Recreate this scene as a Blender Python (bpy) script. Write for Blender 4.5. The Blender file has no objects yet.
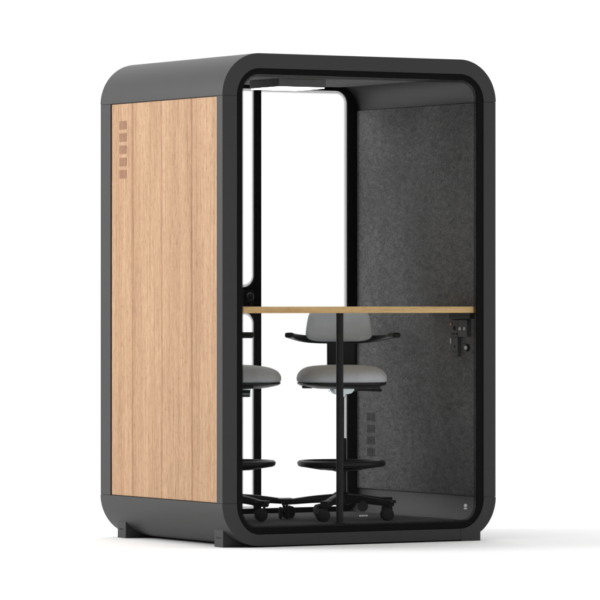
import bpy, bmesh, math
from mathutils import Vector, Matrix
from mathutils.geometry import tessellate_polygon

S = bpy.context.scene
C = S.collection
PI = math.pi
G = 0.006                      # ground level
FL = 0.095                     # floor level inside the booth

# ------------------------------------------------------------------ helpers
def link(name, bm, mat, parent=None, smooth=40, bevel=0.0, segs=2):
    bmesh.ops.remove_doubles(bm, verts=bm.verts, dist=1e-6)
    bmesh.ops.recalc_face_normals(bm, faces=bm.faces)
    me = bpy.data.meshes.new(name)
    bm.to_mesh(me); bm.free()
    for p in me.polygons: p.use_smooth = True
    me.set_sharp_from_angle(angle=math.radians(smooth))
    for m in (mat if isinstance(mat, (list, tuple)) else [mat]): me.materials.append(m)
    o = bpy.data.objects.new(name, me); C.objects.link(o)
    if parent: o.parent = parent
    if bevel:
        b = o.modifiers.new('bevel', 'BEVEL'); b.width = bevel; b.segments = segs
        b.limit_method = 'ANGLE'; b.angle_limit = math.radians(38); b.harden_normals = True
    return o

def empty(name, loc=(0, 0, 0), rz=0):
    o = bpy.data.objects.new(name, None); C.objects.link(o)
    o.location = loc; o.rotation_euler = (0, 0, rz); o.empty_display_size = 0.2
    return o

def tag(o, label=None, cat=None, group=None, kind=None):
    if label: o['label'] = label
    if cat: o['category'] = cat
    if group: o['group'] = group
    if kind: o['kind'] = kind
    return o

def box(bm, x0, x1, y0, y1, z0, z1):
    v = [bm.verts.new((x, y, z)) for z in (z0, z1) for (x, y) in ((x0, y0), (x1, y0), (x1, y1), (x0, y1))]
    for f in ((3, 2, 1, 0), (4, 5, 6, 7), (0, 1, 5, 4), (1, 2, 6, 5), (2, 3, 7, 6), (3, 0, 4, 7)):
        bm.faces.new([v[i] for i in f])

def rrect(x0, x1, z0, z1, r, n=14):
    """rounded rectangle loop, r = one radius or (bl, br, tr, tl), counter-clockwise"""
    if not isinstance(r, (tuple, list)): r = (r,) * 4
    out = []
    for (cx, cz, a0, rr) in ((x0 + r[0], z0 + r[0], PI, r[0]), (x1 - r[1], z0 + r[1], 1.5 * PI, r[1]),
                             (x1 - r[2], z1 - r[2], 0, r[2]), (x0 + r[3], z1 - r[3], .5 * PI, r[3])):
        if rr < 1e-5: out.append((cx, cz)); continue
        for i in range(n + 1):
            a = a0 + .5 * PI * i / n
            out.append((cx + rr * math.cos(a), cz + rr * math.sin(a)))
    return out

def arc(cx, cz, rx, rz, a0, a1, n=28):
    return [(cx + rx * math.cos(math.radians(a0 + (a1 - a0) * i / n)),
             cz + rz * math.sin(math.radians(a0 + (a1 - a0) * i / n))) for i in range(n + 1)]

def plate(bm, loops, t0, t1, axis='y'):
    """solid between t0 and t1 along an axis, from an outline and holes given in the other two axes"""
    def P(p, t):
        return {'y': (p[0], t, p[1]), 'z': (p[0], p[1], t), 'x': (t, p[0], p[1])}[axis]
    flat = [p for l in loops for p in l]
    tris = tessellate_polygon([[Vector((p[0], p[1], 0)) for p in l] for l in loops])
    a = [bm.verts.new(P(p, t0)) for p in flat]; b = [bm.verts.new(P(p, t1)) for p in flat]
    if len(loops) == 1:
        bm.faces.new(a); bm.faces.new(b)
    else:
        for t in tris:
            try: bm.faces.new([a[i] for i in t]); bm.faces.new([b[i] for i in t])
            except ValueError: pass
    k = 0
    for l in loops:
        n = len(l)
        for i in range(n):
            j = (i + 1) % n
            bm.faces.new((a[k + i], a[k + j], b[k + j], b[k + i]))
        k += n

def lathe(bm, prof, n=40, M=None):
    rings = []
    for (r, z) in prof:
        if r < 1e-6: rings.append([bm.verts.new((0, 0, z))])
        else: rings.append([bm.verts.new((r * math.cos(2 * PI * i / n), r * math.sin(2 * PI * i / n), z)) for i in range(n)])
    vs = [v for r in rings for v in r]
    for a, b in zip(rings, rings[1:]):
        for i in range(n):
            j = (i + 1) % n
            if len(a) == 1 and len(b) > 1: bm.faces.new((a[0], b[i], b[j]))
            elif len(b) == 1 and len(a) > 1: bm.faces.new((a[i], a[j], b[0]))
            elif len(a) > 1: bm.faces.new((a[i], a[j], b[j], b[i]))
    for r in (rings[0], rings[-1]):
        if len(r) > 2 and rings[0] is not rings[-1]:
            try: bm.faces.new(r)
            except ValueError: pass
    if M is not None:
        for v in vs: v.co = M @ v.co

def smooth_path(pts, k=6):
    out = []
    P = [Vector(p) for p in pts]
    for i in range(len(P) - 1):
        p0 = P[i - 1] if i else 2 * P[0] - P[1]; p1 = P[i]; p2 = P[i + 1]
        p3 = P[i + 2] if i + 2 < len(P) else 2 * P[-1] - P[-2]
        for j in range(k):
            t = j / k
            out.append(.5 * ((2 * p1) + (p2 - p0) * t + (2 * p0 - 5 * p1 + 4 * p2 - p3) * t * t + (3 * p1 - p0 - 3 * p2 + p3) * t ** 3))
    out.append(P[-1]); return out

def sweep(bm, path, hw, hh, n=16, power=3.0, up=Vector((0, 0, 1))):
    """tube of superellipse section along a path; hw, hh = numbers or functions of t in 0..1"""
    N = len(path); rings = []
    for i, p in enumerate(path):
        t = i / (N - 1)
        d = (path[min(i + 1, N - 1)] - path[max(i - 1, 0)]).normalized()
        s = d.cross(up)
        s = s.normalized() if s.length > 1e-4 else Vector((1, 0, 0))
        u = s.cross(d).normalized()
        w = hw(t) if callable(hw) else hw; h = hh(t) if callable(hh) else hh
        r = []
        for k in range(n):
            a = 2 * PI * k / n; c, q = math.cos(a), math.sin(a)
            x = math.copysign(abs(c) ** (2 / power), c) * w; y = math.copysign(abs(q) ** (2 / power), q) * h
            r.append(bm.verts.new(p + s * x + u * y))
        rings.append(r)
    for a, b in zip(rings, rings[1:]):
        for k in range(n):
            j = (k + 1) % n; bm.faces.new((a[k], a[j], b[j], b[k]))
    bm.faces.new(rings[0]); bm.faces.new(rings[-1])

def superloft(bm, secs, n=64, cap=True):
    """secs: list of functions angle -> (x, y, z)"""
    rings = [[bm.verts.new(f(2 * PI * i / n)) for i in range(n)] for f in secs]
    for a, b in zip(rings, rings[1:]):
        for i in range(n):
            j = (i + 1) % n; bm.faces.new((a[i], a[j], b[j], b[i]))
    if cap: bm.faces.new(rings[0]); bm.faces.new(rings[-1])

def sup(a, p):
    c, s = math.cos(a), math.sin(a)
    return math.copysign(abs(c) ** (2 / p), c), math.copysign(abs(s) ** (2 / p), s)

# ---------------------------------------------------------------- materials
def mat(name):
    m = bpy.data.materials.new(name); m.use_nodes = True
    nt = m.node_tree; b = nt.nodes['Principled BSDF']
    return m, nt, b
def N(nt, t, **kw):
    n = nt.nodes.new(t)
    for k, v in kw.items(): setattr(n, k, v)
    return n
def noise(nt, scale, detail=4, rough=.55, coord='Object', dist=0.0):
    tc = N(nt, 'ShaderNodeTexCoord'); mp = N(nt, 'ShaderNodeMapping')
    mp.inputs['Scale'].default_value = scale
    nt.links.new(tc.outputs[coord], mp.inputs[0])
    n = N(nt, 'ShaderNodeTexNoise'); n.inputs['Scale'].default_value = 1
    n.inputs['Detail'].default_value = detail; n.inputs['Roughness'].default_value = rough
    n.inputs['Distortion'].default_value = dist
    nt.links.new(mp.outputs[0], n.inputs['Vector'])
    return n.outputs['Fac']
def ramp(nt, fac, stops):
    r = N(nt, 'ShaderNodeValToRGB'); e = r.color_ramp.elements
    while len(e) < len(stops): e.new(.5)
    for el, (p, c) in zip(e, stops):
        el.position = p; el.color = (c if isinstance(c, tuple) else (c, c, c)) + (1,)
    nt.links.new(fac, r.inputs[0]); return r.outputs[0]
def mul(nt, a, b, mode='MULTIPLY', fac=1.0):
    m = N(nt, 'ShaderNodeMix', data_type='RGBA', blend_type=mode)
    for sck, v in ((m.inputs[0], fac), (m.inputs[6], a), (m.inputs[7], b)):
        if hasattr(v, 'node'): nt.links.new(v, sck)
        else: sck.default_value = v
    return m.outputs[2]
def bump(nt, b, fac, strength, dist):
    n = N(nt, 'ShaderNodeBump'); n.inputs['Strength'].default_value = strength; n.inputs['Distance'].default_value = dist
    nt.links.new(fac, n.inputs['Height']); nt.links.new(n.outputs[0], b.inputs['Normal'])

def plain(name, col, rough=.5, spec=.5, metal=0, var=.12, sc=30, bmp=.0, bsc=400):
    m, nt, b = mat(name)
    f = noise(nt, (sc,) * 3)
    lo = tuple(c * (1 - var) for c in col); hi = tuple(c * (1 + var) for c in col)
    nt.links.new(ramp(nt, f, [(.3, lo), (.7, hi)]), b.inputs['Base Color'])
    b.inputs['Roughness'].default_value = rough; b.inputs['Specular IOR Level'].default_value = spec
    b.inputs['Metallic'].default_value = metal
    if bmp: bump(nt, b, noise(nt, (bsc,) * 3, 2), bmp, .0006)
    return m

M = {}
M['coat'] = plain('grey_powder_coat', (.0305, .0305, .0305), .45, .30, var=.03, sc=6, bmp=.12, bsc=700)
M['foot'] = plain('grey_foot_plastic', (.033, .033, .033), .5, .3, var=.05)
M['black'] = plain('black_enamel', (.0042, .0042, .0042), .4, .06, var=.08)
M['plastic'] = plain('black_plastic', (.0075, .0075, .0077), .42, .22, var=.1, sc=60)
M['rubber'] = plain('black_rubber', (.010, .010, .010), .7, .2, var=.15, sc=80)
M['metal'] = plain('black_painted_steel', (.0065, .0065, .0065), .4, .18, var=.1)
M['module'] = plain('dark_socket_plastic', (.034, .034, .034), .5, .3, var=.06)
M['hole'] = plain('socket_hole', (.003, .003, .003), .8, .1)
M['white'] = plain('white_print', (.42, .42, .42), .5, .3, var=.03)
M['copper'] = plain('orange_socket_dot', (.45, .2, .08), .4, .4)
M['chrome'] = plain('bright_chrome', (.50, .58, .57), .12, .5, metal=1, var=.03)
M['darkprint'] = plain('dark_print', (.018, .018, .018), .6, .2)
M['lamp'] = plain('lamp_housing', (.12, .12, .12), .5, .2, var=.04)
M['lining'] = plain('inner_lining', (.05, .05, .05), .6, .2, var=.05, sc=8)
M['carpet'] = plain('booth_carpet', (.06, .06, .06), .95, .1, var=.35, sc=260, bmp=.5, bsc=500)
M['emblem'] = plain('smoked_emblem', (.011, .011, .011), .6, .1)

# wood veneer, grain running up the panel
def wood(name, tint, grain_axis, stripes=(), stripe_axis=1, span=(0, 1), sc=1.0, k=.85):
    m, nt, b = mat(name)
    def g(across, along):
        v = [across * sc] * 3; v[grain_axis] = along * sc; return tuple(v)
    broad = noise(nt, g(9, .35), 3, .5)
    streak = noise(nt, g(85, 2.2), 6, .7, dist=.5)
    fine = noise(nt, g(330, 16), 4, .75, dist=.4)
    pore = noise(nt, g(430, 40), 3, .6)
    c = ramp(nt, streak, [(.25, tuple(t * q for t, q in zip(tint, (.70, .62, .55)))), (.5, tint),
                          (.75, tuple(min(t * q, 1) for t, q in zip(tint, (1.13, 1.14, 1.16))))])
    c = mul(nt, c, ramp(nt, broad, [(.3, (.88, .83, .79)), (.65, (1.06, 1.06, 1.06))]))
    c = mul(nt, c, ramp(nt, fine, [(.32, (.68, .61, .54)), (.6, (1.09, 1.09, 1.09))]), fac=k)
    c = mul(nt, c, ramp(nt, pore, [(.32, (.48, .37, .30)), (.44, (1, 1, 1))]), fac=k)
    if stripes:
        tc = N(nt, 'ShaderNodeTexCoord'); sp = N(nt, 'ShaderNodeSeparateXYZ')
        nt.links.new(tc.outputs['Object'], sp.inputs[0])
        mr = N(nt, 'ShaderNodeMapRange'); mr.inputs[1].default_value, mr.inputs[2].default_value = span
        w = noise(nt, g(3, 1.2), 2)
        ad = N(nt, 'ShaderNodeMath', operation='MULTIPLY_ADD')
        ad.inputs[1].default_value = .02; nt.links.new(w, ad.inputs[0]); nt.links.new(sp.outputs[stripe_axis], ad.inputs[2])
        nt.links.new(ad.outputs[0], mr.inputs[0])
        stops = [(0, (1, 1, 1))]
        for (y, wd, col) in stripes:
            q = (y + .01 - span[0]) / (span[1] - span[0]); h = wd / (span[1] - span[0])
            stops += [(q - h, (1, 1, 1)), (q, col), (q + h, (1, 1, 1))]
        c = mul(nt, c, ramp(nt, mr.outputs[0], stops))
    nt.links.new(c, b.inputs['Base Color'])
    b.inputs['Roughness'].default_value = .55; b.inputs['Specular IOR Level'].default_value = .25
    bump(nt, b, fine, .15, .0005)
    return m
STR = [(.075, .009, (.88, .80, .74)), (.277, .013, (.66, .52, .40)), (.40, .006, (.90, .85, .81)), (.553, .011, (.72, .61, .55)),
       (.66, .006, (.92, .88, .85)), (.82, .012, (.73, .62, .54)), (.93, .008, (.90, .84, .80))]
M['oak'] = wood('oak_veneer', (.430, .278, .166), 2, STR, 1, (.05, 1.03))
M['oak_slot'] = wood('oak_slot', (.26, .145, .083), 2)
M['desk'] = wood('desk_oak', (.60, .415, .19), 0, k=.45)

# felt
def felt(name, lo, hi):
    m, nt, b = mat(name)
    a = noise(nt, (30, 30, 48), 7, .74, dist=1.0)
    f = noise(nt, (120, 120, 170), 5, .75, dist=.8)
    br = noise(nt, (3.2, 3.2, 2.2), 3, .5)
    c = ramp(nt, a, [(.28, lo), (.72, hi)])
    c = mul(nt, c, ramp(nt, f, [(.28, .40), (.72, 1.7)]))
    c = mul(nt, c, ramp(nt, br, [(.3, .80), (.7, 1.2)]))
    nt.links.new(c, b.inputs['Base Color'])
    b.inputs['Roughness'].default_value = .95; b.inputs['Specular IOR Level'].default_value = .1
    b.inputs['Sheen Weight'].default_value = .1
    bump(nt, b, f, .15, .0008)
    return m
M['felt'] = felt('charcoal_felt', (.039,) * 3, (.130,) * 3)
M['felt_slot'] = felt('charcoal_felt_slot', (.026,) * 3, (.056,) * 3)

# woven seat fabric
m, nt, b = mat('grey_fabric')
f = noise(nt, (650, 650, 650), 2); a = noise(nt, (14,) * 3, 4)
c = mul(nt, ramp(nt, f, [(.3, (.41, .43, .445)), (.7, (.555, .58, .60))]), ramp(nt, a, [(.3, .93), (.7, 1.06)]))
nt.links.new(c, b.inputs['Base Color']); b.inputs['Roughness'].default_value = .9
b.inputs['Specular IOR Level'].default_value = .15; b.inputs['Sheen Weight'].default_value = .15
bump(nt, b, f, .35, .0008); M['fabric'] = m

# clear glass
def glass(name, tint, refl):
    m = bpy.data.materials.new(name); m.use_nodes = True; nt = m.node_tree
    nt.nodes.clear()
    o = N(nt, 'ShaderNodeOutputMaterial'); mx = N(nt, 'ShaderNodeMixShader')
    t = N(nt, 'ShaderNodeBsdfTransparent'); t.inputs[0].default_value = (*tint, 1)
    g = N(nt, 'ShaderNodeBsdfGlossy'); g.inputs['Roughness'].default_value = .02
    fr = N(nt, 'ShaderNodeFresnel'); fr.inputs[0].default_value = 1.45
    k = N(nt, 'ShaderNodeMath', operation='MULTIPLY'); k.inputs[1].default_value = refl
    nt.links.new(fr.outputs[0], k.inputs[0]); nt.links.new(k.outputs[0], mx.inputs[0])
    nt.links.new(t.outputs[0], mx.inputs[1]); nt.links.new(g.outputs[0], mx.inputs[2]); nt.links.new(mx.outputs[0], o.inputs[0])
    return m
M['glass'] = glass('clear_glass', (.99, .99, .99), .06)

# dotted ceramic edge fading into the glass (vertex colour 'fade': 1 at the border, 0 inside)
m = bpy.data.materials.new('glass_edge_fade'); m.use_nodes = True; nt = m.node_tree; nt.nodes.clear()
o = N(nt, 'ShaderNodeOutputMaterial'); mx = N(nt, 'ShaderNodeMixShader'); t = N(nt, 'ShaderNodeBsdfTransparent')
d = N(nt, 'ShaderNodeBsdfDiffuse'); d.inputs[0].default_value = (.012, .012, .012, 1)
at = N(nt, 'ShaderNodeAttribute', attribute_name='fade')
k = N(nt, 'ShaderNodeMath', operation='MULTIPLY'); k.inputs[1].default_value = .60
sm = N(nt, 'ShaderNodeMapRange'); sm.interpolation_type = 'SMOOTHSTEP'; sm.inputs[2].default_value = .55
nt.links.new(at.outputs['Fac'], sm.inputs[0]); nt.links.new(sm.outputs[0], k.inputs[0]); nt.links.new(k.outputs[0], mx.inputs[0])
nt.links.new(t.outputs[0], mx.inputs[1]); nt.links.new(d.outputs[0], mx.inputs[2]); nt.links.new(mx.outputs[0], o.inputs[0])
M['fade'] = m

m, nt, b = mat('light_diffuser'); b.inputs['Base Color'].default_value = (.9, .9, .9, 1)
b.inputs['Emission Color'].default_value = (1, 1, 1, 1); b.inputs['Emission Strength'].default_value = 8
M['led'] = m
m, nt, b = mat('white_studio_floor'); f = noise(nt, (.6,) * 3)
nt.links.new(ramp(nt, f, [(.3, (.86, .86, .86)), (.7, (.87, .87, .87))]), b.inputs['Base Color'])
b.inputs['Roughness'].default_value = .8; b.inputs['Specular IOR Level'].default_value = .1
M['floor'] = m

# ------------------------------------------------------------------ setting
bm = bmesh.new(); v = [bm.verts.new((x, y, G)) for x, y in ((-300, -300), (300, -300), (300, 300), (-300, 300))]; bm.faces.new(v)
tag(link('floor', bm, M['floor']), kind='structure')

# -------------------------------------------------------------------- booth
X0, X1, Z0, Z1, R, D = .006, 1.399, .013, 2.139, .185, 1.126
IX0, IX1, IZ0, IZ1 = .078, 1.336, .061, 2.075
cx0, cx1, cz0, cz1 = X0 + R, X1 - R, Z0 + R, Z1 - R
pod = empty('office_booth', ((X0 + X1) / 2, D / 2, G)); PI_ = Matrix.Translation(-Vector(pod.location))
tag(pod, 'dark grey soundproof office booth with rounded corners, oak side panel and clear glass front', 'office booth')
def part(name, bm, mt, parent=pod, **kw):
    """geometry given in world space, parented to the booth (or to one of its parts, which sit at the booth origin)"""
    off = pod.location if parent is pod else Vector((0, 0, 0))
    if parent is pod:
        o = link(name, bm, mt, parent, **kw); o.matrix_parent_inverse = PI_.copy()
    else:
        o = link(name, bm, mt, parent, **kw)
    return o

g = .0006
bm = bmesh.new()
# corner pieces, a hair proud of the straight runs, with fine joints between
q = .0010
plate(bm, [arc(cx1, cz1, R + q, R + q, 0, 90) + arc(cx0, cz1, R + q, R + q, 90, 180)
           + arc(cx0, cz1, cx0 - IX0, IZ1 - cz1, 180, 90) + arc(cx1, cz1, IX1 - cx1, IZ1 - cz1, 90, 0)], -.0006, D + .0006)
plate(bm, [arc(cx0, cz0, R + q, R + q, 180, 270) + [(cx1 - g, Z0 - q), (cx1 - g, IZ0)] + arc(cx0, cz0, cx0 - IX0, cz0 - IZ0, 270, 180)], -.0006, D + .0006)
plate(bm, [arc(cx1, cz0, R + q, R + q, 270, 360) + arc(cx1, cz0, IX1 - cx1, cz0 - IZ0, 360, 270)], -.0006, D + .0006)
# sides: C-shaped in plan, the recess takes the oak panel
plate(bm, [[(X0, 0), (IX0, 0), (IX0, D), (X0, D), (X0, 1.030), (.034, 1.030), (.034, .0515), (X0, .0515)]], cz0 + g, cz1 - g, 'z')
plate(bm, [[(IX1, 0), (X1, 0), (X1, .0515), (1.371, .0515), (1.371, 1.030), (X1, 1.030), (X1, D), (IX1, D)]], cz0 + g, cz1 - g, 'z')
shell = part('shell', bm, M['coat'], bevel=.0016)
for (a, b_, c_, d_) in [(X0 + .004, IX0 - .002, z - .01, z + .01) for z in (cz0, cz1)] + [(IX1 + .002, X1 - .004, z - .01, z + .01) for z in (cz0, cz1)] \
        + [(cx1 - .01, cx1 + .01, Z0 + .004, IZ0 - .002)]:
    bm = bmesh.new(); box(bm, a, b_, .003, D - .003, c_, d_); part('joint_seal', bm, M['black'])

def wood_side(x0, x1, sx, m1, m2):
    bm = bmesh.new()
    plate(bm, [[(.0525, cz0 + .003), (1.0205, cz0 + .003), (1.0205, cz1 - .003), (.0525, cz1 - .003)]], x0, x1, 'x')
    p = part('side_panel', bm, M[m1], bevel=.001)
    for k in range(5):
        bm = bmesh.new(); zt = 1.874 - k * .0548
        plate(bm, [rrect(.881, .947, zt - .037, zt, .001, 3)], *((x0 - .0012, x0 - .0002) if sx < 0 else (x1 + .0002, x1 + .0012)), 'x')
        part('vent_slot', bm, M[m2], p)
    return p
wood_side(.008, .032, -1, 'oak', 'oak_slot')
wood_side(1.373, 1.397, 1, 'lining', 'hole')

# feet
for y in (.068, .962):
    for (a, b_) in ((.047, .205), (1.200, 1.358) if y > .5 else (1.2186, 1.318)):
        bm = bmesh.new()
        # block whose top follows the curved corner of the shell
        left = a < .7; y0 = -.0009 if (not left and y < .5) else y; cx = cx0 if left else cx1
        top = []
        for i in range(17):
            x = a + (b_ - a) * i / 16
            dx = min(abs(x - cx), R - .002) if (x < cx0 or x > cx1) else 0
            top.append((x, cz0 - math.sqrt((R + .0005) ** 2 - dx * dx) + .004))
        plate(bm, [[(a, G), (b_, G)] + top[::-1]], y0, y + .078)
        f = part('foot', bm, M['coat' if y0 < 0 else 'foot'], bevel=.0006 if y0 < 0 else .0025)
        bm = bmesh.new()                              # small moulded mark on the outer side
        xs = a - .0006 if left else b_ + .0006
        zc = .046
        for (u0, u1, h) in ((.052, .058, .0042), (.043, .049, .0026), (.036, .041, .0026), (.028, .034, .0026), (.02, .026, .0026)):
            ya, yb = y + u0, y + u1
            plate(bm, [[(ya, zc - h), (yb, zc - h), (yb, zc + h), (ya, zc + h)]], min(xs, xs + (.001 if left else -.001)), max(xs, xs + (.001 if left else -.001)), 'x')
        part('maker_mark', bm, M['darkprint'], f)

# floor, ceiling and felt lining
bm = bmesh.new(); plate(bm, [[(.100, .063), (1.314, .063), (1.325, .094), (.090, .094)]], .016, 1.083)
part('booth_floor', bm, M['lining'])
bm = bmesh.new(); box(bm, .20, 1.205, .03, 1.06, .0945, FL)
part('carpet', bm, M['carpet'])
bm = bmesh.new(); plate(bm, [rrect(.17, 1.236, .03, 1.07, .02)], 2.060, 2.0745, 'z')
part('ceiling_panel', bm, M['felt'], bevel=.003)
for (xa, xb, xs0, xs1) in ((1.327, 1.3358, 1.3255, 1.3268), (.0782, .087, .0872, .0885)):
    bm = bmesh.new(); plate(bm, [rrect(.030, 1.082, .203, 1.953, .006, 4)], xa, xb, 'x')
    fp = part('felt_panel', bm, M['felt'], bevel=.002)
    for k in range(5):
        bm = bmesh.new(); zt = .553 - k * .0546
        plate(bm, [rrect(.922, .988, zt - .037, zt, .001, 3)], xs0, xs1, 'x')
        part('vent_slot', bm, M['felt_slot'], fp)

# ceiling light
bm = bmesh.new(); plate(bm, [rrect(.556, .800, .470, .735, .004, 4)], 2.024, 2.0595, 'z')
cl = part('ceiling_light', bm, M['lamp'], bevel=.0015)
bm = bmesh.new(); plate(bm, [rrect(.561, .795, .475, .730, .004, 4)], 2.0205, 2.0235, 'z')
part('diffuser', bm, M['led'], cl)

# front glazing
def fade_ring(outer, inner, y, name, parent):
    bm = bmesh.new(); lay = bm.verts.layers.float_color.new('fade')
    a = [bm.verts.new((p[0], y, p[1])) for p in outer]; b_ = [bm.verts.new((p[0], y, p[1])) for p in inner]
    for v in a: v[lay] = (1, 1, 1, 1)
    for v in b_: v[lay] = (0, 0, 0, 1)
    n = len(a)
    for i in range(n):
        j = (i + 1) % n; bm.faces.new((a[i], a[j], b_[j], b_[i]))
    return part(name, bm, M['fade'], parent)
fo = rrect(.107, 1.303, .090, 2.048, .078)
bm = bmesh.new(); plate(bm, [fo], .006, .012)
fg = part('front_glass', bm, M['glass'])
def off_loop(d):
    out = arc(cx0, cz0, cx0 - IX0 - d, cz0 - IZ0 - d, 180, 270, 14) + arc(cx1, cz0, IX1 - cx1 - d, cz0 - IZ0 - d, 270, 360, 14)
    return out + arc(cx1, cz1, IX1 - cx1 - d, IZ1 - cz1 - d, 0, 90, 14) + arc(cx0, cz1, cx0 - IX0 - d, IZ1 - cz1 - d, 90, 180, 14)
bm = bmesh.new(); plate(bm, [off_loop(.0005), fo], .0045, .0145)
part('black_border', bm, M['black'], fg, bevel=.0008)
fade_ring(rrect(.1075, 1.3025, .0905, 2.0475, .0775), rrect(.121, 1.289, .104, 2.034, .064), .0155, 'fading_edge', fg)
# printed marks on the front glass
bm = bmesh.new()
plate(bm, [arc(1.243, .163, .0085, .0078, 0, 360, 20)[:-1]], .0046, .0054)
plate(bm, [rrect(1.2345, 1.2515, .1465, .1530, .002, 3)], .0046, .0054)
part('emblem', bm, M['white'], fg)
bm = bmesh.new(); plate(bm, [arc(.7125, .1718, .0262, .0235, 0, 360, 32)[:-1]], .0047, .0053)
part('round_badge', bm, M['emblem'], fg)
bm = bmesh.new()
for i, w in enumerate((.0058, .004, .0055, .0048, .0036, .006, .005)):
    x = .6935 + i * .0064; plate(bm, [[(x, .1275), (x + w, .1275), (x + w, .1335), (x, .1335)]], .0047, .0053)
part('wordmark', bm, M['white'], fg)

# rear glazing: fixed pane on the right, door on the left
def shell_loop(xa, xb, d):
    """outline of the inner opening, inset by d, clipped to xa..xb"""
    L = off_loop(d); out = []
    for i, p in enumerate(L):
        q = L[(i + 1) % len(L)]
        for (e, f) in ((p, q),):
            if xa <= e[0] <= xb: out.append(e)
            for xc in (xa, xb):
                if (e[0] - xc) * (f[0] - xc) < 0:
                    t = (xc - e[0]) / (f[0] - e[0]); out.append((xc, e[1] + (f[1] - e[1]) * t))
    return out
YB0, YB1 = 1.085, 1.097
hole = rrect(.818, 1.280, .118, 2.044, (0, .06, .06, 0))
bm = bmesh.new(); plate(bm, [shell_loop(.8005, 2, .001), hole], YB0, YB1)
rw = part('rear_window_frame', bm, M['black'], bevel=.0015)
bm = bmesh.new(); plate(bm, [hole], 1.0895, 1.0945); part('pane', bm, M['glass'], rw)
fade_ring(rrect(.8185, 1.2795, .118, 2.0435, (.0, .0595, .0595, .0)), rrect(.8185, 1.256, .118, 2.026, (.0, .036, .036, .0)), 1.0885, 'fading_edge', rw)
h1 = rrect(.165, .782, 1.134, 2.044, (.055, .055, .004, .004)); h2 = rrect(.165, .782, .118, 1.020, (.004, .004, .055, .055))
bm = bmesh.new(); plate(bm, [shell_loop(-1, .7985, .001), h1, h2], YB0, YB1)
dr = part('door', bm, M['black'], bevel=.0015)
for h, (za, zb), ro, ri in ((h1, (1.134, 2.044), (.0545, .0545, .0035, .0035), (.039, .039, .001, .001)),
                            (h2, (.118, 1.020), (.0035, .0035, .0545, .0545), (.001, .001, .039, .039))):
    bm = bmesh.new(); plate(bm, [h], 1.0895, 1.0945); part('pane', bm, M['glass'], dr)
    fade_ring(rrect(.1655, .7815, za + .0005, zb - .0005, ro), rrect(.181, .766, za + .016, zb - .016, ri), 1.0885, 'fading_edge', dr)
# lock plate and knob on the door
bm = bmesh.new(); plate(bm, [rrect(.700, .776, 1.028, 1.120, .006, 4)], 1.081, 1.0845); part('lock_plate', bm, M['plastic'], dr, bevel=.001)
bm = bmesh.new()
lathe(bm, [(0, .045), (.010, .044), (.017, .039), (.0195, .031), (.017, .022), (.010, .016), (.009, 0)], 32,
      Matrix.Translation((.738, 1.081, 1.090)) @ Matrix.Rotation(PI / 2, 4, 'X'))
part('door_knob', bm, M['plastic'], dr)
bm = bmesh.new()
lathe(bm, [(0, .006), (.009, .006), (.012, .010), (.014, .008), (.015, 0)], 28, Matrix.Translation((.740, 1.081, 1.052)) @ Matrix.Rotation(PI / 2, 4, 'X'))
part('key_cylinder', bm, M['metal'], dr)
# outside pull handle of the door
bm = bmesh.new()
sweep(bm, smooth_path([(.742, 1.097, 1.110), (.742, 1.150, 1.105), (.742, 1.155, 1.070), (.742, 1.150, 1.035), (.742, 1.097, 1.030)]), .008, .006)
part('door_handle', bm, M['plastic'], dr)

# socket module on the right wall
bm = bmesh.new(); plate(bm, [rrect(.090, .234, .909, .985, .003, 4)], 1.305, 1.3268, 'x')
pm = part('power_socket', bm, M['module'], bevel=.0015)
bm = bmesh.new(); plate(bm, [rrect(.172, .238, .823, .9075, .003, 4)], 1.307, 1.3268, 'x')
ps2 = part('switch_box', bm, M['module'], pm, bevel=.0015)
for (y, z, r, p_) in ((.196, .948, .0105, pm), (.213, .922, .0045, pm), (.196, .923, .004, pm), (.176, .922, .0045, pm), (.215, .968, .004, pm),
                      (.196, .866, .005, ps2), (.208, .842, .003, ps2), (.186, .842, .003, ps2)):
    bm = bmesh.new(); xo = .002 if p_ is ps2 else 0
    plate(bm, [arc(y, z, r, r, 0, 360, 20)[:-1]], 1.3035 + xo, 1.3048 + xo, 'x'); part('socket_hole', bm, M['hole'], pm)
bm = bmesh.new(); plate(bm, [[(.1655, .911), (.1675, .911), (.1675, .983), (.1655, .983)]], 1.3042, 1.3049, 'x'); part('dividing_line', bm, M['hole'], pm)
for y in (.149, .111):
    bm = bmesh.new(); plate(bm, [rrect(y - .008, y + .008, .939, .953, .002, 3)], 1.302, 1.3048, 'x'); part('switch_button', bm, M['white'], pm)
bm = bmesh.new(); plate(bm, [arc(.226, .966, .006, .006, 0, 360, 16)[:-1]], 1.303, 1.3048, 'x'); part('indicator', bm, M['copper'], pm)
for (y, z, w, h, mt) in ((.228, .891, .004, .012, 'white'),):
    bm = bmesh.new(); plate(bm, [rrect(y - w, y + w, z - h, z + h, .002, 3)], 1.304, 1.3068, 'x'); part('cable_clip', bm, M[mt], ps2)
bm = bmesh.new()
lathe(bm, [(0, .014), (.008, .0135), (.0105, .0105), (.0105, .0085), (.005, .007), (.005, 0)], 28, Matrix.Translation((1.3268, .120, .862)) @ Matrix.Rotation(-PI / 2, 4, 'Y'))
ck = part('coat_hook', bm, M['white'])
bm = bmesh.new(); lathe(bm, [(0, .004), (.015, .004), (.0165, 0)], 28, Matrix.Translation((1.3268, .117, .861)) @ Matrix.Rotation(-PI / 2, 4, 'Y'))
part('rosette', bm, M['hole'], ck)

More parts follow.
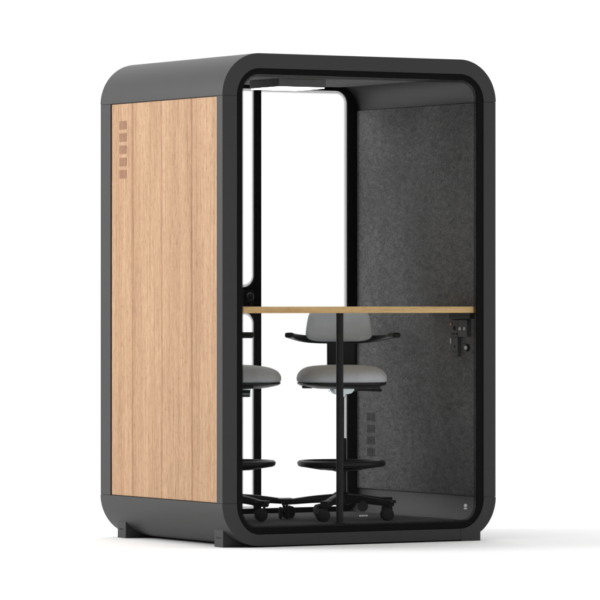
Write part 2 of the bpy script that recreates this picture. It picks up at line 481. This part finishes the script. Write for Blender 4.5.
# --------------------------------------------------------------------- desk
TX, TY = .628, .060
desk = empty('standing_desk', (TX, TY, FL))
tag(desk, 'narrow oak desk board across the booth front on one slim black leg', 'desk')
dI = Matrix.Translation(-Vector(desk.location))
def dpart(name, bm, mt, **kw):
    o = link(name, bm, mt, desk, **kw); o.matrix_parent_inverse = dI.copy(); return o
bm = bmesh.new(); plate(bm, [rrect(.090, 1.3245, .020, .440, .006, 4)], 1.017, 1.045, 'z'); dpart('tabletop', bm, M['desk'], bevel=.0015)
bm = bmesh.new()
lathe(bm, [(.0157, FL + .004), (.0157, 1.0168)], 32, Matrix.Translation((TX, TY, 0)))
dpart('leg', bm, M['metal'])
bm = bmesh.new(); lathe(bm, [(.026, FL), (.026, FL + .003), (.018, FL + .006), (.018, FL + .001)], 32, Matrix.Translation((TX, TY, 0))); dpart('leg_glide', bm, M['rubber'])
for (a, b_) in ((1.300, 1.3245), (.090, .115)):
    bm = bmesh.new(); box(bm, a, b_, .06, .235, .990, 1.0168); dpart('wall_bracket', bm, M['metal'], bevel=.002)

# ------------------------------------------------------------------- chairs
def make_chair(loc, rz, th0, swiv, label):
    base0 = th0 - (math.degrees(rz) + 30.2)
    t = empty('drafting_chair', loc, rz)
    tag(t, label, 'chair', 'grey drafting chairs inside the booth')
    HX, YF, YB = .200, -.222, .198
    yc, hy = (YF + YB) / 2, (YB - YF) / 2
    def ring(z, s, p=2.9, dip=0.0):
        def f(a):
            c, q = sup(a, p); x = c * HX * s; y = yc + q * hy * s
            return (x, y, z - dip * (max(0, -(q)) ** 3) * s)
        return f
    bm = bmesh.new()
    superloft(bm, [ring(.6125, .955), ring(.6155, .985), ring(.621, 1.0), ring(.630, 1.004), ring(.642, .992), ring(.654, .962, dip=.001),
                   ring(.665, .915, dip=.003), ring(.674, .85, dip=.005), ring(.681, .76, dip=.006), ring(.6855, .62, dip=.005), ring(.6885, .42, dip=.002), ring(.6895, .2, 2.4), ring(.690, .03, 2)], 96)
    seat = link('seat', bm, M['fabric'], t, smooth=60)
    bm = bmesh.new()
    superloft(bm, [ring(.584, .55), ring(.588, .72), ring(.598, .93), ring(.604, .985), ring(.6115, .99), ring(.6125, .95)], 72)
    link('seat_pan', bm, M['plastic'], t, smooth=50)
    for x in (-.158, .145, ):
        bm = bmesh.new(); plate(bm, [rrect(x - .022, x + .022, -.10, -.03, .008, 4)], .586, .6, 'z'); link('adjuster_tab', bm, M['plastic'], seat, bevel=.003)
    # tilt mechanism: polished casting
    bm = bmesh.new()
    plate(bm, [[(-.057, .594), (-.057, .577), (-.040, .561), (-.012, .556), (-.010, .545), (.012, .545), (.014, .556), (.040, .562), (.054, .576), (.054, .594)]], -.085, .09)
    link('tilt_mechanism', bm, M['chrome'], t, bevel=.006, segs=3)
    bm = bmesh.new(); plate(bm, [rrect(-.048, .048, -.088, .094, .01, 4)], .586, .597, 'z'); link('mechanism_cover', bm, M['plastic'], t, bevel=.003)
    bm = bmesh.new(); sweep(bm, smooth_path([(.045, -.02, .578), (.09, -.022, .578), (.135, -.022, .577), (.178, -.02, .576)]), lambda u: .006 + .004 * u, lambda u: .0045 + .0025 * u)
    link('height_lever', bm, M['plastic'], t)
    # gas lift
    bm = bmesh.new(); lathe(bm, [(.0125, .34), (.0125, .556)], 28); col = link('gas_lift', bm, M['metal'], t)
    bm = bmesh.new(); lathe(bm, [(.020, .07), (.0225, .10), (.0225, .355), (.021, .362), (.013, .362)], 32); link('lift_sleeve', bm, M['plastic'], col)
    # foot ring
    bm = bmesh.new()
    lathe(bm, [(.166, .247), (.168, .258), (.174, .263), (.190, .2625), (.197, .257), (.1985, .249), (.195, .240), (.186, .235), (.174, .236), (.166, .247)], 72)
    fr = link('foot_ring', bm, M['plastic'], t)
    for k in range(5):
        bm = bmesh.new(); a = 2 * PI * (k + .3) / 5
        d_ = Vector((math.cos(a), math.sin(a), 0))
        sweep(bm, [d_ * .022 + Vector((0, 0, .224)), d_ * .09 + Vector((0, 0, .227)), d_ * .172 + Vector((0, 0, .240))], lambda u: .026 + .022 * u, .0075)
        link('spoke', bm, M['plastic'], fr)
    bm = bmesh.new(); lathe(bm, [(.025, .212), (.040, .216), (.046, .226), (.036, .250), (.025, .256)], 36); link('ring_collar', bm, M['plastic'], fr)
    # five-star base
    bm = bmesh.new(); lathe(bm, [(.030, .062), (.042, .068), (.046, .085), (.040, .112), (.027, .122), (.0246, .122)], 36)
    hub = link('base_hub', bm, M['plastic'], t)
    for k in range(5):
        a = math.radians(base0 + 72 * k); d_ = Vector((math.cos(a), math.sin(a), 0)); zv = Vector((0, 0, 1))
        bm = bmesh.new()
        sweep(bm, smooth_path([d_ * .030 + zv * .094, d_ * .12 + zv * .089, d_ * .20 + zv * .081, d_ * .268 + zv * .074], 5),
              lambda u: .027 - .008 * u, lambda u: .020 - .0085 * u, 20, 3.2)
        Mx = Matrix.Rotation(a, 4, 'Z')
        b2 = bmesh.new(); plate(b2, [rrect(.212, .282, -.0215, .0215, .012, 6)], .0785, .0915, 'z')
        leg = link('base_leg', bm, M['plastic'], t)
        for v in b2.verts: v.co = Mx @ v.co
        link('leg_cap', b2, M['plastic'], leg, bevel=.003)
        # twin wheel castor: stem, hood and two wheels, each swivelled its own way
        sw = math.radians(swiv[k] - (math.degrees(rz) + 30.2))
        Mc = Matrix.Translation(d_ * .258) @ Matrix.Rotation(sw, 4, 'Z')
        bm = bmesh.new()
        lathe(bm, [(.006, .04), (.006, .075)], 16, Mc)
        wy = Matrix.Rotation(PI / 2, 4, 'X')
        for s in (-1, 1):
            lathe(bm, [(0, -.008), (.019, -.008), (.0265, -.005), (.0275, 0), (.0265, .005), (.019, .008), (.014, .0065), (0, .0065)], 36,
                  Mc @ Matrix.Translation((.014, s * .0155, .0275)) @ wy)
        hood = [(.0 + .014 + .030 * math.cos(q), .0275 + .030 * math.sin(q)) for q in [math.radians(w) for w in range(20, 166, 8)]]
        hin = [(.014 + .0215 * math.cos(q), .0275 + .0215 * math.sin(q)) for q in [math.radians(w) for w in range(165, 19, -8)]]
        cp = bmesh.new(); plate(cp, [hood + hin], -.006, .006)
        tmp = bpy.data.meshes.new('t'); 
        for v in cp.verts: v.co = Mc @ v.co
        cp.to_mesh(tmp); cp.free(); bm.from_mesh(tmp); bpy.data.meshes.remove(tmp)
        link('castor', bm, M['rubber'], leg)
    # backrest: slightly wrapped cushion
    def brs(y, s, p=4.6):
        def f(a):
            c, q = sup(a, p); x = c * .146 * s * (1 - .085 * q); z = .868 + q * .076 * (s if s > .9 else (1 - (1 - s) * 1.1) if s > .5 else s)
            return (x, y - 1.3 * x * x + .10 * (z - .868), z)
        return f
    bm = bmesh.new()
    superloft(bm, [brs(.186, .05), brs(.186, .45), brs(.187, .72), brs(.190, .86), brs(.196, .95), brs(.206, .995), brs(.216, 1.0), brs(.226, .985), brs(.232, .94), brs(.234, .6), brs(.234, .05)], 80)
    back = link('backrest', bm, M['fabric'], t, smooth=60)
    bm = bmesh.new()
    def shl(y, s, p=4.6):
        g0 = brs(y, s, p)
        return g0
    superloft(bm, [shl(.235, .05), shl(.235, .6), shl(.235, .93), shl(.238, .97), shl(.243, .95), shl(.246, .8), shl(.247, .05)], 64)
    link('back_shell', bm, M['plastic'], back, smooth=60)
    # support: blade from the shell down under the seat to the mechanism
    bm = bmesh.new()
    path = smooth_path([(0, .245, .86), (0, .246, .80), (0, .243, .72), (0, .236, .655), (0, .216, .605), (0, .16, .580), (0, .08, .576)], 6)
    prof = [(p.y, p.z) for p in path]; th = .009; outl = []; inl = []
    for i, p in enumerate(prof):
        a_, b_ = prof[max(i - 1, 0)], prof[min(i + 1, len(prof) - 1)]
        dx, dz = b_[0] - a_[0], b_[1] - a_[1]; L = math.hypot(dx, dz)
        outl.append((p[0] - dz / L * th, p[1] + dx / L * th)); inl.append((p[0] + dz / L * th, p[1] - dx / L * th))
    plate(bm, [outl + inl[::-1]], -.051, .074, 'x')
    link('back_support', bm, M['plastic'], t, bevel=.004)
    # arms: one bar wrapping round behind the backrest, two padded ends
    for s in (-1, 1):
        bm = bmesh.new()
        pts = [(s * .02, .250, .803), (s * .09, .240, .802), (s * .145, .214, .804), (s * .192, .150, .811), (s * .224, .06, .819), (s * .236, -.03, .8215)]
        sweep(bm, smooth_path(pts), lambda u: .013 + .003 * u, lambda u: .0215 - .011 * u, 18, 2.8)
        arm = link('armrest', bm, M['plastic'], t)
        bm = bmesh.new()
        sweep(bm, smooth_path([(s * .228, .035, .822), (s * .237, -.03, .8225), (s * .240, -.085, .8225), (s * .2405, -.100, .8225)], 8),
              lambda u: .0175 * (1 - max(0, (u - .75) / .25) ** 3 * .5), lambda u: .0118 * (1 - max(0, (u - .75) / .25) ** 3 * .4), 22, 3)
        link('arm_pad', bm, M['rubber'], arm)
    return t

make_chair((.854, .426, FL), math.radians(-27.2), 182, (88, 204, 196, 80, 120),
           'grey cushioned drafting chair facing the viewer behind the black desk leg')
make_chair((.428, .672, FL), math.radians(59.8), -55, (190, 60, 100, 170, 230),
           'grey cushioned drafting chair turned sideways, half hidden by the left edge of the glass front')

# -------------------------------------------------------------------- light
W = bpy.data.worlds.new('World'); S.world = W; W.use_nodes = True; nt = W.node_tree
bg = nt.nodes['Background']
tc = N(nt, 'ShaderNodeTexCoord')
def dot(v):
    n = N(nt, 'ShaderNodeVectorMath', operation='DOT_PRODUCT'); n.inputs[1].default_value = v
    nt.links.new(tc.outputs['Generated'], n.inputs[0]); return n.outputs['Value']
def mapr(x, a, b_, c, d_, smooth=True):
    n = N(nt, 'ShaderNodeMapRange'); n.interpolation_type = 'SMOOTHSTEP' if smooth else 'LINEAR'
    for i, v in enumerate((a, b_, c, d_)): n.inputs[i + 1].default_value = v
    nt.links.new(x, n.inputs[0]); return n.outputs[0]
horiz = mapr(dot((.503, .864, 0)), -.60, .30, .25, 1.10)
zen = mapr(dot((0, 0, 1)), .2, .95, 0, .72)
ad = N(nt, 'ShaderNodeMath', operation='ADD'); nt.links.new(horiz, ad.inputs[0]); nt.links.new(zen, ad.inputs[1])
nt.links.new(ad.outputs[0], bg.inputs['Strength']); bg.inputs['Color'].default_value = (1, 1, 1, 1)

def area(name, loc, target, size, power):
    l = bpy.data.lights.new(name, 'AREA'); l.size = size; l.energy = power
    o = bpy.data.objects.new(name, l); C.objects.link(o); o.location = loc
    o.rotation_euler = (Vector(target) - Vector(loc)).to_track_quat('-Z', 'Y').to_euler(); return o
area('key_light', (-5.4, 3.5, 3.3), (.6, .5, .9), 3.1, 360)

# ------------------------------------------------------------------- camera
cam = bpy.data.cameras.new('camera'); co = bpy.data.objects.new('camera', cam); C.objects.link(co)
co.location = (-9.499, -16.997, 1.069); co.rotation_euler = (PI / 2, 0, -.527)
cam.sensor_width = 36; cam.lens = 4533.2 / 600 * 36; cam.shift_y = .002
cam.clip_start = .5; cam.clip_end = 2000
S.camera = co
S.view_settings.view_transform = 'Standard'; S.view_settings.look = 'None'; S.view_settings.exposure = 0
S.cycles.max_bounces = 12; S.cycles.transparent_max_bounces = 16
